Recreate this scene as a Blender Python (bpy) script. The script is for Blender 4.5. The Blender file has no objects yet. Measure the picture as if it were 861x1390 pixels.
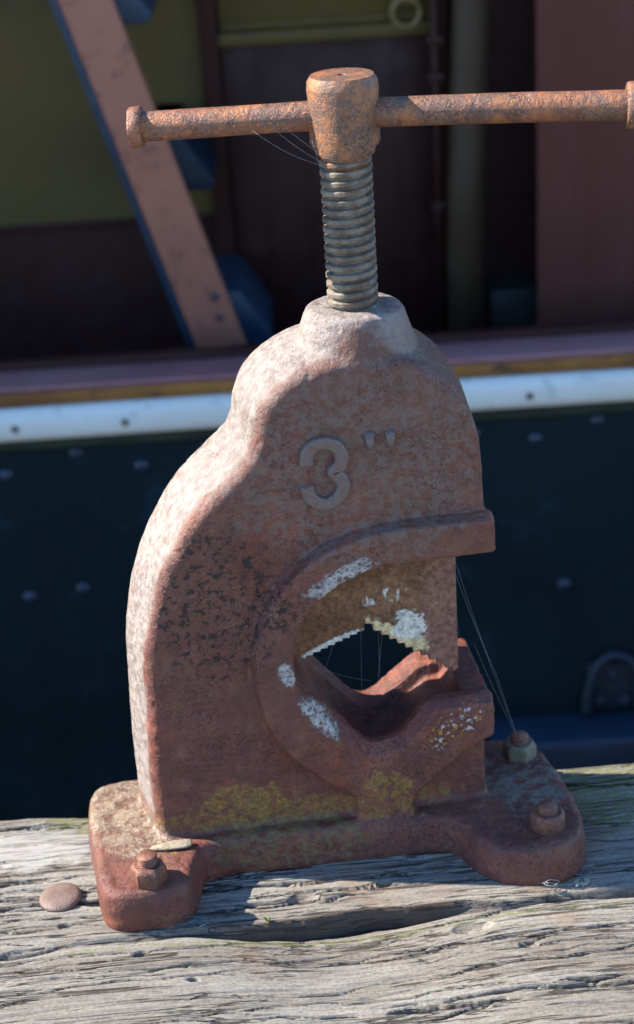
import bpy, bmesh, math, random
import numpy as np
from math import sin, cos, pi, radians, atan2, sqrt
from mathutils import Vector, Matrix
from mathutils.geometry import tessellate_polygon

random.seed(7)
rng = np.random.default_rng(11)
S = bpy.context.scene
C = S.collection

# ------------------------------------------------------------------ camera
PITCH, YAW, ROLL = radians(25), radians(7), radians(3.7)
fwd = Vector((sin(YAW) * cos(PITCH), cos(YAW) * cos(PITCH), -sin(PITCH)))
R0 = Vector((cos(YAW), -sin(YAW), 0)); U0 = R0.cross(fwd)
RR = cos(ROLL) * R0 - sin(ROLL) * U0; UU = sin(ROLL) * R0 + cos(ROLL) * U0
cam = bpy.data.cameras.new('camera'); cam_o = bpy.data.objects.new('camera', cam); C.objects.link(cam_o)
loc = Vector((0, 0, .275)) - 1.25 * fwd
M = Matrix((RR, UU, -fwd)).transposed().to_4x4(); M.translation = loc
cam_o.matrix_world = M
cam.sensor_fit = 'VERTICAL'; cam.sensor_height = 36; cam.lens = 2500 / 1390 * 36
cam.clip_start = .05; cam.clip_end = 3000
cam.dof.use_dof = True; cam.dof.focus_distance = 1.235; cam.dof.aperture_fstop = 7.5
S.camera = cam_o

# ------------------------------------------------------------------ world, sun, exposure
SUN_EL = radians(37)
sun_az = Vector((-.95, .30, 0)).normalized()                 # towards the sun: left and behind the vise
W = bpy.data.worlds.new('World'); S.world = W; W.use_nodes = True
nt = W.node_tree; nt.nodes.clear()
sky = nt.nodes.new('ShaderNodeTexSky'); sky.sky_type = 'NISHITA'; sky.sun_disc = False
sky.sun_elevation = SUN_EL; sky.sun_rotation = atan2(sun_az.x, sun_az.y)
sky.air_density = 1.0; sky.dust_density = .0; sky.ozone_density = 7.0
bg = nt.nodes.new('ShaderNodeBackground'); bg.inputs['Strength'].default_value = .135
wo = nt.nodes.new('ShaderNodeOutputWorld')
nt.links.new(sky.outputs[0], bg.inputs[0]); nt.links.new(bg.outputs[0], wo.inputs[0])
sun = bpy.data.lights.new('sun', 'SUN'); sun.energy = 5.0; sun.angle = radians(.5); sun.color = (1, .93, .82)
sun_o = bpy.data.objects.new('sun', sun); C.objects.link(sun_o)
sdir = Vector((sun_az.x * cos(SUN_EL), sun_az.y * cos(SUN_EL), sin(SUN_EL)))
sun_o.rotation_euler = sdir.to_track_quat('Z', 'Y').to_euler(); sun_o.location = sdir * 5
S.view_settings.view_transform = 'Standard'; S.view_settings.look = 'None'
S.view_settings.exposure = 1.36; S.view_settings.gamma = 1; S.view_settings.use_curve_mapping = False
S.cycles.use_denoising = True
S.cycles.max_bounces = 8

# ------------------------------------------------------------------ helpers
mm = .001
def link_mesh(name, verts, faces, mat, parent=None, smooth=True):
    me = bpy.data.meshes.new(name); me.from_pydata([tuple(v) for v in verts], [], [tuple(f) for f in faces])
    return finish(name, me, mat, parent, smooth)
def finish(name, me, mat, parent=None, smooth=True):
    me.materials.clear(); me.materials.append(mat)
    me.polygons.foreach_set('use_smooth', [smooth] * len(me.polygons)); me.update()
    o = bpy.data.objects.new(name, me); C.objects.link(o)
    if parent: o.parent = parent
    return o
def from_bm(name, bm, mat, parent=None, smooth=True):
    bmesh.ops.recalc_face_normals(bm, faces=bm.faces[:])
    me = bpy.data.meshes.new(name); bm.to_mesh(me); bm.free()
    return finish(name, me, mat, parent, smooth)
def sharp(o, deg=35):
    o.data.set_sharp_from_angle(angle=radians(deg)); return o
def thing(name, label, cat, loc=(0, 0, 0), group=None):
    o = bpy.data.objects.new(name, None); C.objects.link(o); o.location = loc
    return tag(o, label, cat, group)
def tag(o, label, cat, group=None):
    o['label'] = label; o['category'] = cat
    if group: o['group'] = group
    return o
def struct(o):
    o['kind'] = 'structure'; return o

def catmull(pts, n=8, closed=False):
    P = [np.array(p, float) for p in pts]; out = []; N = len(P)
    rngi = range(N) if closed else range(N - 1)
    for i in rngi:
        g = lambda k: P[k % N] if closed else P[max(0, min(N - 1, k))]
        p0, p1, p2, p3 = g(i - 1), g(i), g(i + 1), g(i + 2)
        for k in range(n):
            t = k / n
            out.append(.5 * (2 * p1 + (p2 - p0) * t + (2 * p0 - 5 * p1 + 4 * p2 - p3) * t * t + (3 * p1 - p0 - 3 * p2 + p3) * t ** 3))
    if not closed: out.append(P[-1])
    return out
def resample(pts, step):
    P = np.array(pts); d = np.r_[0, np.cumsum(np.linalg.norm(np.diff(P, axis=0), axis=1))]
    n = max(2, int(round(d[-1] / step)) + 1); s = np.linspace(0, d[-1], n)
    return np.stack([np.interp(s, d, P[:, k]) for k in range(P.shape[1])], 1)
def outline(sections, step):
    """sections: list of (points, smooth). Joined into one closed polyline, evenly resampled."""
    allp = []
    for pts, sm in sections:
        q = catmull(pts, 10) if sm else [np.array(p, float) for p in pts]
        allp += q
    allp.append(allp[0])
    clean = [allp[0]]
    for p in allp[1:]:
        if np.linalg.norm(p[:2] - clean[-1][:2]) > 1e-4: clean.append(p)
    r = resample(clean, step)
    return r[:-1] if np.linalg.norm(r[0] - r[-1]) < 1e-6 else r
def area2(P):
    x, y = P[:, 0], P[:, 1]; return np.sum(x * np.roll(y, -1) - np.roll(x, -1) * y)
def normals2(P, k=2):
    t = np.roll(P[:, :2], -k, 0) - np.roll(P[:, :2], k, 0)
    n = np.stack([t[:, 1], -t[:, 0]], 1); n /= np.linalg.norm(n, axis=1)[:, None] + 1e-12
    return n if area2(P) > 0 else -n
def loft(bm, P, rings, axis):
    """P closed outline (a,b,[weight]); rings: (level, base offset, weighted offset). axis 'Y' or 'Z' is the lofting axis."""
    n2 = normals2(P); w = P[:, 2] if P.shape[1] > 2 else np.ones(len(P))
    loops = []
    for lev, o0, o1 in rings:
        q = P[:, :2] + n2 * (np.asarray(o0) + o1 * w)[:, None]
        if axis == 'Y': loops.append([bm.verts.new((x, lev, z)) for x, z in q])
        else: loops.append([bm.verts.new((x, y, lev)) for x, y in q])
    for A, B in zip(loops, loops[1:]):
        for i in range(len(A)):
            j = (i + 1) % len(A); bm.faces.new((A[i], A[j], B[j], B[i]))
    for Lp in (loops[0], loops[-1]):
        for tr in tessellate_polygon([[v.co for v in Lp]]):
            try: bm.faces.new([Lp[i] for i in tr])
            except ValueError: pass
def lathe(bm, prof, cx, cy, seg=48, wob=0):
    loops = []
    for r, z in prof:
        loops.append([bm.verts.new((cx + r * cos(2 * pi * k / seg), cy + r * sin(2 * pi * k / seg), z)) for k in range(seg)])
    for A, B in zip(loops, loops[1:]):
        for i in range(seg):
            j = (i + 1) % seg; bm.faces.new((A[i], A[j], B[j], B[i]))
    bm.faces.new(loops[0][::-1]); bm.faces.new(loops[-1])
def box(bm, x0, x1, y0, y1, z0, z1, bev=0, seg=2):
    vs = [bm.verts.new((x, y, z)) for x in (x0, x1) for y in (y0, y1) for z in (z0, z1)]
    fs = [(0, 1, 3, 2), (4, 6, 7, 5), (0, 4, 5, 1), (2, 3, 7, 6), (0, 2, 6, 4), (1, 5, 7, 3)]
    F = [bm.faces.new([vs[i] for i in f]) for f in fs]
    if bev:
        es = list({e for f in F for e in f.edges})
        bmesh.ops.bevel(bm, geom=es, offset=bev, segments=seg, affect='EDGES', profile=.5)
def tube(bm, pts, rad, seg=12, cap=True):
    P = [Vector(p) for p in pts]; loops = []
    up = Vector((0, 0, 1))
    for i, p in enumerate(P):
        t = (P[min(i + 1, len(P) - 1)] - P[max(i - 1, 0)]).normalized()
        a = t.cross(up); a = a.normalized() if a.length > 1e-3 else Vector((1, 0, 0)); b = a.cross(t)
        r = rad[i] if hasattr(rad, '__len__') else rad
        loops.append([bm.verts.new(p + a * (r * cos(2 * pi * k / seg)) + b * (r * sin(2 * pi * k / seg))) for k in range(seg)])
    for A, B in zip(loops, loops[1:]):
        for i in range(seg):
            j = (i + 1) % seg; bm.faces.new((A[i], A[j], B[j], B[i]))
    if cap: bm.faces.new(loops[0][::-1]); bm.faces.new(loops[-1])

# value noise in numpy (hash based) for geometry
def _h(ix, iy, iz, seed):
    h = (ix.astype(np.int64) * 374761393 + iy.astype(np.int64) * 668265263 + iz.astype(np.int64) * 2147483647 + seed * 974711) & 0xffffffff
    h = ((h ^ (h >> 13)) * 1274126177) & 0xffffffff
    return ((h ^ (h >> 16)) & 0xffff) / 65535.0
def vnoise(x, y, z=None, seed=0):
    if z is None: z = np.zeros_like(x)
    ix, iy, iz = np.floor(x), np.floor(y), np.floor(z)
    fx, fy, fz = x - ix, y - iy, z - iz
    fx, fy, fz = [t * t * (3 - 2 * t) for t in (fx, fy, fz)]
    r = 0
    for a in (0, 1):
        for b in (0, 1):
            for c in (0, 1):
                r = r + _h(ix + a, iy + b, iz + c, seed) * (fx if a else 1 - fx) * (fy if b else 1 - fy) * (fz if c else 1 - fz)
    return r * 2 - 1
def fbm(x, y, z=None, o=4, seed=0):
    r = 0; a = 1
    for k in range(o):
        f = 2 ** k
        r = r + a * vnoise(x * f + k * 17.3, y * f + k * 5.7, None if z is None else z * f + 3.1 * k, seed + k); a *= .5
    return r

# ------------------------------------------------------------------ material tools
class NT:
    def __init__(s, name):
        s.m = bpy.data.materials.new(name); s.m.use_nodes = True; s.t = s.m.node_tree
        s.p = s.t.nodes['Principled BSDF']; s.co = None
    def n(s, typ, **kw):
        o = s.t.nodes.new('ShaderNode' + typ)
        for k, v in kw.items(): setattr(o, k, v)
        return o
    def set(s, sock, v):
        if hasattr(v, 'is_output') or isinstance(v, bpy.types.NodeSocket): s.t.links.new(v, sock)
        elif isinstance(v, (tuple, list)) and len(v) == 3 and sock.type == 'RGBA': sock.default_value = (*v, 1)
        else: sock.default_value = v
    def coord(s):
        if s.co is None: s.co = s.n('TexCoord').outputs['Object']
        return s.co
    def vscale(s, sx, sy, sz, off=(0, 0, 0), rz=0):
        mp = s.n('Mapping'); s.t.links.new(s.coord(), mp.inputs[0])
        mp.inputs['Scale'].default_value = (sx, sy, sz); mp.inputs['Location'].default_value = off
        mp.inputs['Rotation'].default_value = (0, 0, rz)
        return mp.outputs[0]
    def noise(s, scale, detail=4, rough=.55, vec=None, dist=0, off=None):
        o = s.n('TexNoise'); s.set(o.inputs['Scale'], scale); s.set(o.inputs['Detail'], detail); s.set(o.inputs['Roughness'], rough)
        s.set(o.inputs['Distortion'], dist)
        if vec is None and off is not None: vec = s.vscale(1, 1, 1, off)
        s.t.links.new(vec if vec is not None else s.coord(), o.inputs['Vector']); return o.outputs['Fac']
    def vor(s, scale, feature='F1', vec=None, rnd=1, out='Distance'):
        o = s.n('TexVoronoi', feature=feature); s.set(o.inputs['Scale'], scale); s.set(o.inputs['Randomness'], rnd)
        s.t.links.new(vec if vec is not None else s.coord(), o.inputs['Vector']); return o.outputs[out]
    def ramp(s, fac, lo, hi, a=0., b=1.):
        o = s.n('MapRange', interpolation_type='SMOOTHSTEP'); s.set(o.inputs[0], fac)
        for i, v in zip((1, 2, 3, 4), (lo, hi, a, b)): s.set(o.inputs[i], v)
        return o.outputs[0]
    def math(s, op, a, b=0.):
        o = s.n('Math', operation=op); s.set(o.inputs[0], a); s.set(o.inputs[1], b); return o.outputs[0]
    def mul(s, a, b): return s.math('MULTIPLY', a, b)
    def mx(s, a, b): return s.math('MAXIMUM', a, b)
    def mix(s, fac, a, b, blend='MIX'):
        o = s.n('Mix', data_type='RGBA', blend_type=blend); s.set(o.inputs[0], fac); s.set(o.inputs[6], a); s.set(o.inputs[7], b)
        return o.outputs[2]
    def sep(s):
        o = s.n('SeparateXYZ'); s.t.links.new(s.coord(), o.inputs[0]); return o.outputs
    def blob(s, c, r, ang=0, wob=.55, ns=160, edge=(1.15, .85), plane='XZ', nz=None):
        """soft irregular patch: ellipse in a coordinate plane with a noisy rim (metres)"""
        xyz = s.sep(); a, b = {'XZ': (0, 2), 'XY': (0, 1), 'YZ': (1, 2)}[plane]
        dx = s.math('SUBTRACT', xyz[a], c[0]); dy = s.math('SUBTRACT', xyz[b], c[1])
        ca, sa = cos(ang), sin(ang)
        u = s.math('ADD', s.mul(dx, ca / r[0]), s.mul(dy, sa / r[0])); v = s.math('ADD', s.mul(dx, -sa / r[1]), s.mul(dy, ca / r[1]))
        d = s.math('SQRT', s.math('ADD', s.mul(u, u), s.mul(v, v)))
        nn = nz if nz is not None else s.noise(ns, 5, .65)
        d = s.math('ADD', d, s.mul(s.math('SUBTRACT', nn, .5), wob * 2))
        return s.ramp(d, edge[0], edge[1])
    def bump(s, h, dist, strength=1., prev=None):
        o = s.n('Bump'); s.set(o.inputs['Height'], h); s.set(o.inputs['Distance'], dist); s.set(o.inputs['Strength'], strength)
        if prev is not None: s.t.links.new(prev, o.inputs['Normal'])
        return o.outputs[0]
    def out(s, col, rough=.6, metal=0., normal=None, spec=.5):
        s.set(s.p.inputs['Base Color'], col); s.set(s.p.inputs['Roughness'], rough); s.set(s.p.inputs['Metallic'], metal)
        s.set(s.p.inputs['Specular IOR Level'], spec)
        if normal is not None: s.t.links.new(normal, s.p.inputs['Normal'])
        return s.m

def rust_base(t, sc=1.0, warm=0.):
    """mottled cast-iron rust: purple brown with red and orange blooms, dark pits. returns colour, pits, fine"""
    big = t.noise(16 * sc, 5, .6); mid = t.noise(85 * sc, 7, .72, off=(3, 1, 7)); fine = t.noise(750 * sc, 4, .65, off=(1, 9, 2))
    col = t.mix(t.ramp(big, .40, .60), (.245, .092, .066), (.215, .112, .098))
    col = t.mix(t.mul(t.ramp(mid, .44, .66), .5 + .3 * warm), col, (.245, .098, .060))
    col = t.mix(t.mul(t.ramp(t.noise(34 * sc, 8, .75, off=(5, 5, 1)), .52, .62), .7), col, (.225, .155, .130))
    col = t.mix(t.mul(t.ramp(t.noise(26 * sc, 7, .74, off=(2, 9, 5)), .52, .63), .65), col, (.10, .062, .040))
    col = t.mix(t.mul(t.ramp(t.noise(150 * sc, 6, .75, off=(7, 2, 2)), .50, .60), .6), col, (.20, .098, .105))
    col = t.mix(t.mul(t.ramp(t.noise(210 * sc, 6, .75, off=(2, 2, 8)), .51, .60), .65), col, (.150, .105, .055))
    col = t.mix(1., col, t.ramp(t.noise(260 * sc, 7, .8, off=(1, 4, 9)), .34, .66, .84, 1.10), 'MULTIPLY')
    col = t.mix(1., col, t.ramp(t.noise(90 * sc, 8, .8, off=(3, 4, 4)), .36, .64, .72, 1.14), 'MULTIPLY')
    col = t.mix(1., col, t.ramp(t.noise(30 * sc, 6, .7, off=(6, 4, 2)), .36, .64, .62, 1.18), 'MULTIPLY')
    zone = t.noise(9 * sc, 3, .5, off=(4, 1, 1))
    col = t.mix(t.mul(t.ramp(zone, .42, .60), .55), col, (.165, .118, .092))
    run = t.noise(1, 5, .6, t.vscale(75 * sc, 75 * sc, 7 * sc, (3, 3, 1)), .2)
    col = t.mix(t.mul(t.ramp(run, .54, .66), .45), col, (.20, .066, .036))
    col = t.mix(t.mul(t.ramp(run, .44, .34), .45), col, (.10, .066, .058))
    sp = t.ramp(t.noise(480 * sc, 3, .6, off=(8, 2, 4)), .60, .66)
    col = t.mix(t.mul(sp, .14 + .4 * warm), col, (.36, .11, .045))
    org = t.mul(t.ramp(t.noise(520 * sc, 3, .55, off=(2, 7, 9)), .68 - warm * .14, .72 - warm * .13), t.ramp(t.noise(40 * sc, 3, .55, off=(4, 4, 4)), .50 - warm * .22, .60 - warm * .2))
    col = t.mix(t.mul(org, .9), col, (.66, .24, .045))
    pits = t.mul(t.ramp(t.noise(430 * sc, 3, .6, off=(6, 3, 3)), .57, .62), t.ramp(t.noise(18 * sc, 5, .7, off=(9, 9, 1)), .48, .58))
    col = t.mix(t.mul(pits, .72), col, (.04, .026, .024))
    col = t.mix(t.ramp(fine, .35, .65, .0, .45), col, t.mix(.5, col, (.05, .025, .022)))
    col = t.mix(1., col, (1.10, 1.0, .84), 'MULTIPLY')
    return col, pits, fine

def mat_frame():
    t = NT('rusty_cast_iron'); xyz = t.sep()
    col, pits, fine = rust_base(t)
    nz = t.noise(160, 5, .65); nz2 = t.noise(75, 5, .7, off=(2, 2, 5)); nz3 = t.noise(420, 4, .7, off=(3, 5, 1))
    # the lower casting has rusted redder, the crown is duller brown
    low = t.mul(t.ramp(t.math('ADD', xyz[2], t.mul(t.math('SUBTRACT', nz2, .5), .12)), .29, .17), t.ramp(t.noise(50, 6, .7, off=(6, 1, 4)), .36, .58))
    col = t.mix(t.mul(low, .7), col, t.mix(t.ramp(nz, .42, .60), (.100, .044, .042), (.165, .064, .055)))
    col = t.mix(t.mul(t.ramp(xyz[2], .22, .32), .35), col, (.120, .084, .070))
    col = t.mix(1., col, (1.0, .79, .75), 'MULTIPLY')
    # old grey paint surviving on the casting's flanks and shoulders
    flank = t.mul(t.ramp(t.math('ADD', xyz[1], t.mul(t.math('SUBTRACT', nz2, .5), .02)), .004, .014), t.ramp(xyz[2], .034, .05))
    grey = t.mix(t.ramp(nz, .35, .62), (.23, .185, .16), (.335, .30, .268))
    grey = t.mix(t.mul(t.mul(t.ramp(nz3, .56, .66), t.ramp(nz2, .46, .60)), .6), grey, (.38, .24, .17))
    leftside = t.ramp(xyz[0], .10, .05)
    hole = t.blob((.040, .155), (.095, .105), 0, .0, edge=(1.0, .98))
    flank = t.mul(t.mul(flank, leftside), t.math('SUBTRACT', 1., hole))
    col = t.mix(t.mul(flank, .85), col, grey)
    # dark blotched field left of the ring
    dk = t.mul(t.blob((-.075, .215), (.05, .055), .5, .8, nz=nz2), t.ramp(t.noise(150, 6, .75, off=(7, 1, 2)), .51, .56))
    dk = t.mul(dk, t.ramp(xyz[1], .004, .001))
    col = t.mix(t.mul(dk, .9), col, (.018, .014, .014))
    # grey worn zone round the numeral
    gz = t.mul(t.blob((.03, .305), (.09, .07), 0, .7, nz=nz2), t.ramp(t.noise(140, 6, .7, off=(3, 3, 3)), .44, .56))
    col = t.mix(t.mul(gz, .6), col, (.180, .138, .115))
    # yellow ochre lichen low on the front
    och = t.mx(t.blob((-.066, .050), (.034, .015), -.1, 1.1, nz=nz2), t.blob((.037, .054), (.017, .013), 0, 1.2, nz=nz2))
    och = t.mx(och, t.mul(t.blob((-.02, .038), (.11, .010), 0, 1.2, nz=nz2), .8))
    och = t.mul(t.mul(och, t.ramp(xyz[1], .02, .012)), t.ramp(t.noise(120, 6, .72, off=(2, 4, 1)), .38, .56))
    col = t.mix(t.mul(och, .9), col, t.mix(t.ramp(nz3, .4, .6), (.16, .10, .028), t.mix(t.ramp(nz, .42, .60), (.27, .175, .045), (.40, .20, .04))))
    # green film along the foot of the casting
    grn = t.mul(t.mul(t.blob((-.04, .018), (.065, .018), 0, .8, nz=nz2), t.ramp(nz, .42, .6)), t.ramp(xyz[0], -.10, -.088))
    col = t.mix(t.mul(grn, .6), col, (.13, .125, .05))
    # cream scale on the left foot's upper side
    scale = t.mul(t.blob((-.148, .045), (.034, .062), .1, .55, nz=nz, plane='XY'), t.ramp(xyz[2], .018, .026))
    scale = t.mul(t.mul(scale, t.ramp(xyz[2], .040, .034)), t.ramp(t.noise(95, 6, .75, off=(3, 3, 9)), .36, .56))
    scol = t.mix(t.ramp(nz3, .42, .6), (.36, .29, .205), (.22, .15, .10))
    col = t.mix(t.mul(scale, .9), col, scol)
    # bluish green paint rest on the right foot
    gb = t.mul(t.blob((.145, .012), (.03, .045), 0, .9, nz=nz, plane='XY'), t.ramp(xyz[2], .020, .027))
    gb = t.mul(gb, t.ramp(xyz[2], .040, .034))
    gb = t.mul(gb, t.ramp(t.noise(120, 6, .75, off=(8, 3, 9)), .44, .56))
    col = t.mix(t.mul(gb, .6), col, (.19, .22, .17))
    # white and cream paint smears on the ring
    wht = t.mx(t.blob((.014, .2285), (.026, .0085), .42, .9, nz=nz), t.blob((-.030, .158), (.0055, .010), .3, .8, nz=nz3))
    wht = t.mx(wht, t.blob((-.009, .119), (.0065, .019), .62, 1.1, nz=nz))
    wht = t.mul(t.mul(wht, t.ramp(xyz[1], .006, .0)), t.ramp(t.noise(240, 6, .8, off=(9, 1, 3)), .38, .50))
    col = t.mix(t.mul(wht, .78), col, t.mix(t.ramp(nz, .35, .6), (.40, .38, .34), (.58, .57, .54)))
    # crusty lichen on the lower lip
    lz = t.blob((.088, .098), (.024, .011), .55, .6, nz=nz)
    lic = t.mul(lz, t.ramp(t.noise(330, 3, .6, off=(1, 1, 8)), .53, .60))
    lic = t.mul(lic, t.ramp(xyz[1], -.002, -.005))
    col = t.mix(t.mul(lic, .9), col, t.mix(t.ramp(t.noise(120, 2, .5, off=(6, 6, 6)), .45, .55), (.55, .53, .48), (.50, .25, .05)))
    bl = t.mx(wht, t.mx(lic, scale))
    h = t.math('ADD', t.mul(t.noise(150, 6, .68, off=(4, 8, 1)), 1.), t.mul(bl, .45))
    h = t.math('SUBTRACT', h, t.mul(pits, .35))
    nrm = t.bump(h, .0022, .8); nrm = t.bump(fine, .0007, .7, nrm)
    rough = t.ramp(nz, .35, .65, .34, .62)
    return t.out(col, rough, 0, nrm, .4)

def mat_jaw():
    t = NT('rusty_jaw_steel')
    nz = t.noise(160, 5, .65); nz3 = t.noise(420, 4, .7, off=(3, 5, 1)); big = t.noise(28, 4, .6)
    col = t.mix(t.ramp(big, .35, .65), (.14, .058, .024), (.27, .13, .058))
    col = t.mix(t.mul(t.ramp(nz, .5, .7), .6), col, (.09, .05, .03))
    col = t.mix(t.mul(t.ramp(nz3, .55, .7), .5), col, (.32, .17, .07))
    col = t.mix(t.mul(t.blob((.09, .17), (.022, .06), 0, .6, nz=nz), .7), col, (.24, .115, .085))
    w = t.mx(t.mul(t.blob((.046, .199), (.017, .006), .15, .5, nz=nz3), t.ramp(t.noise(300, 2, .5, vec=t.vscale(1, 1, .25)), .5, .58)), t.blob((.062, .174), (.013, .011), -.6, 1.2, nz=nz))
    w = t.mx(w, t.blob((.006, .1665), (.024, .0035), .36, .6, nz=nz3))
    c2 = t.blob((.055, .1655), (.025, .0085), -.55, .9, nz=nz)
    col = t.mix(t.mul(c2, .9), col, (.66, .52, .27))
    col = t.mix(t.mul(w, .92), col, (.62, .60, .52))
    col = t.mix(1., col, t.ramp(t.noise(220, 7, .8, off=(1, 4, 9)), .34, .66, .5, 1.4), 'MULTIPLY')
    nrm = t.bump(t.math('ADD', t.noise(200, 6, .7, off=(4, 8, 1)), t.mul(t.mx(w, c2), .5)), .0018, .8)
    return t.out(col, t.ramp(nz, .3, .7, .5, .8), 0, nrm, .4)

def mat_rust_orange(name='orange_rust', warm=.5, dark=0.):
    t = NT(name)
    col, pits, fine = rust_base(t, 1.25, warm)
    col = t.mix(t.mul(t.ramp(t.noise(70, 6, .7, off=(1, 3, 1)), .48, .62), .6), col, (.46, .17, .05))
    if dark: col = t.mix(dark, col, (.15, .055, .04))
    h = t.math('SUBTRACT', t.noise(330, 5, .65, off=(4, 8, 1)), t.mul(pits, .5))
    nrm = t.bump(h, .0016, .8); nrm = t.bump(fine, .0006, .6, nrm)
    return t.out(col, t.ramp(fine, .3, .7, .34, .6), .12, nrm, .7)

def mat_screw():
    t = NT('dusty_thread_steel')
    a = t.noise(90, 4, .6); f = t.noise(500, 4, .6)
    col = t.mix(t.ramp(a, .4, .65), (.12, .094, .068), (.235, .195, .148))
    col = t.mix(t.mul(t.ramp(t.noise(140, 4, .6, off=(2, 2, 2)), .56, .66), .8), col, (.24, .11, .05))
    col = t.mix(t.mul(t.ramp(f, .5, .75), .5), col, (.07, .065, .05))
    return t.out(col, .62, .25, t.bump(f, .0005, .6), .5)

def mat_wood():
    t = NT('weathered_grey_wood')
    g1 = t.noise(1, 6, .7, t.vscale(6, 260, 260), .08); g2 = t.noise(1, 4, .7, t.vscale(16, 1000, 1000, (3, 1, 0)), .05)
    g3 = t.noise(1, 5, .6, t.vscale(3, 22, 22, (1, 5, 2)), .5)
    col = t.mix(t.ramp(g3, .36, .64), (.195, .168, .135), (.28, .255, .215))
    col = t.mix(t.mul(t.ramp(g1, .50, .36), .5), col, (.12, .10, .085))
    col = t.mix(1., col, t.ramp(t.noise(420, 5, .75, off=(5, 1, 2)), .35, .65, .74, 1.2), 'MULTIPLY')
    col = t.mix(t.mul(t.ramp(g2, .50, .62), .35), col, (.40, .385, .35))
    col = t.mix(t.mul(t.ramp(g2, .44, .36), .45), col, (.15, .125, .10))
    # hairline checks: thin zero-crossings of stretched noise, broken up lengthwise
    def hair(sx, sy, off, wd, keep):
        n = t.noise(1, 3, .55, t.vscale(sx, sy, sy, off), .12)
        line = t.ramp(t.math('ABSOLUTE', t.math('SUBTRACT', n, .5)), wd, wd * .3)
        return t.mul(line, t.ramp(t.noise(1, 4, .65, t.vscale(7, 55, 55, off)), keep, keep + .06))
    hr = t.mx(hair(3.2, 110, (7, 3, 1), .024, .50), t.mx(hair(6, 260, (2, 8, 4), .022, .54), hair(2, 60, (5, 1, 9), .014, .46)))
    col = t.mix(t.mul(hr, .85), col, (.04, .032, .026))
    stain = t.ramp(t.noise(9, 5, .65), .53, .66)
    col = t.mix(t.mul(stain, .5), col, (.24, .155, .095))
    pale = t.blob((-.225, .04), (.055, .028), .15, .9, 60, plane='XY')
    col = t.mix(t.mul(pale, .6), col, (.44, .425, .39))
    moss = t.mx(t.blob((-.185, .080), (.040, .026), .1, .8, 70, plane='XY'), t.blob((.215, .04), (.045, .05), 0, .9, 70, plane='XY'))
    moss = t.mx(moss, t.mul(t.blob((.02, -.0895), (.25, .0032), 0, 1.2, 50, plane='XY'), .8))
    moss = t.mul(moss, t.ramp(t.noise(160, 5, .7, off=(1, 1, 1)), .40, .55))
    col = t.mix(t.mul(moss, .75), col, t.mix(t.noise(300, 3, .6), (.10, .115, .035), (.24, .24, .10)))
    at = t.n('Attribute'); at.attribute_name = 'split_wood_shade'
    col = t.mix(t.mul(at.outputs['Fac'], .9), col, t.mix(g1, (.05, .034, .026), (.11, .075, .055)))  # browner split wood, darkened further to stand for shade on the step
    h = t.math('SUBTRACT', t.math('ADD', t.mul(g1, .7), t.mul(g2, .5)), t.mul(hr, 1.2))
    nrm = t.bump(h, .0016, .9); nrm = t.bump(t.noise(900, 3, .6), .0003, .5, nrm)
    return t.out(col, .85, 0, nrm, .2)

def mat_paint(name, c1, c2, rough=.45, scale=6, worn=None, amt=.5, spec=.4, stretch=(1, 1, 1), lo=.56, hi=.68):
    t = NT(name); v = t.vscale(*stretch)
    a = t.noise(scale, 5, .6, v); b = t.noise(scale * 7, 4, .6, t.vscale(*stretch, (2, 2, 2)))
    col = t.mix(t.ramp(a, .35, .68), c1, c2)
    if worn: col = t.mix(t.mul(t.ramp(b, lo, hi), amt), col, worn)
    return t.out(col, t.ramp(b, .3, .7, rough * .85, min(1, rough * 1.25)), 0, t.bump(b, .0012, .5), spec)

M_frame = mat_frame(); M_jaw = mat_jaw(); M_orange = mat_rust_orange('orange_rust', .55)
M_nut = mat_rust_orange('red_rust_nut', .0, .55); M_screw = mat_screw(); M_wood = mat_wood()
M_nutgrey = mat_paint('dull_zinc_nut', (.12, .105, .07), (.20, .17, .115), .5, 60, (.20, .07, .03), .6, .5)

# ================================================================== SETTING
# water under the boat and the quay ground in front of the beam
M_water = NT('dark_harbour_water')
M_water = M_water.out((.006, .012, .016), .07, 0, M_water.bump(M_water.noise(5, 4, .6), .03, .5), .5)
wv = [(-60, -.1, -1.25), (60, -.1, -1.25), (60, 90, -1.25), (-60, 90, -1.25)]
struct(link_mesh('water', wv, [(0, 1, 2, 3)], M_water, smooth=False))
tq = NT('quay_concrete')
tqc = tq.mix(tq.noise(3, 6, .65), (.17, .14, .105), (.23, .19, .145))
M_quay = tq.out(tqc, .9, 0, tq.bump(tq.noise(60, 5, .6), .004, .6), .2)
qv = [(-40, -60, -.26), (40, -60, -.26), (40, .06, -.26), (-40, .06, -.26), (-40, .06, -2), (40, .06, -2)]
struct(link_mesh('quay', qv, [(0, 1, 2, 3), (3, 2, 5, 4)], M_quay, smooth=False))

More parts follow.
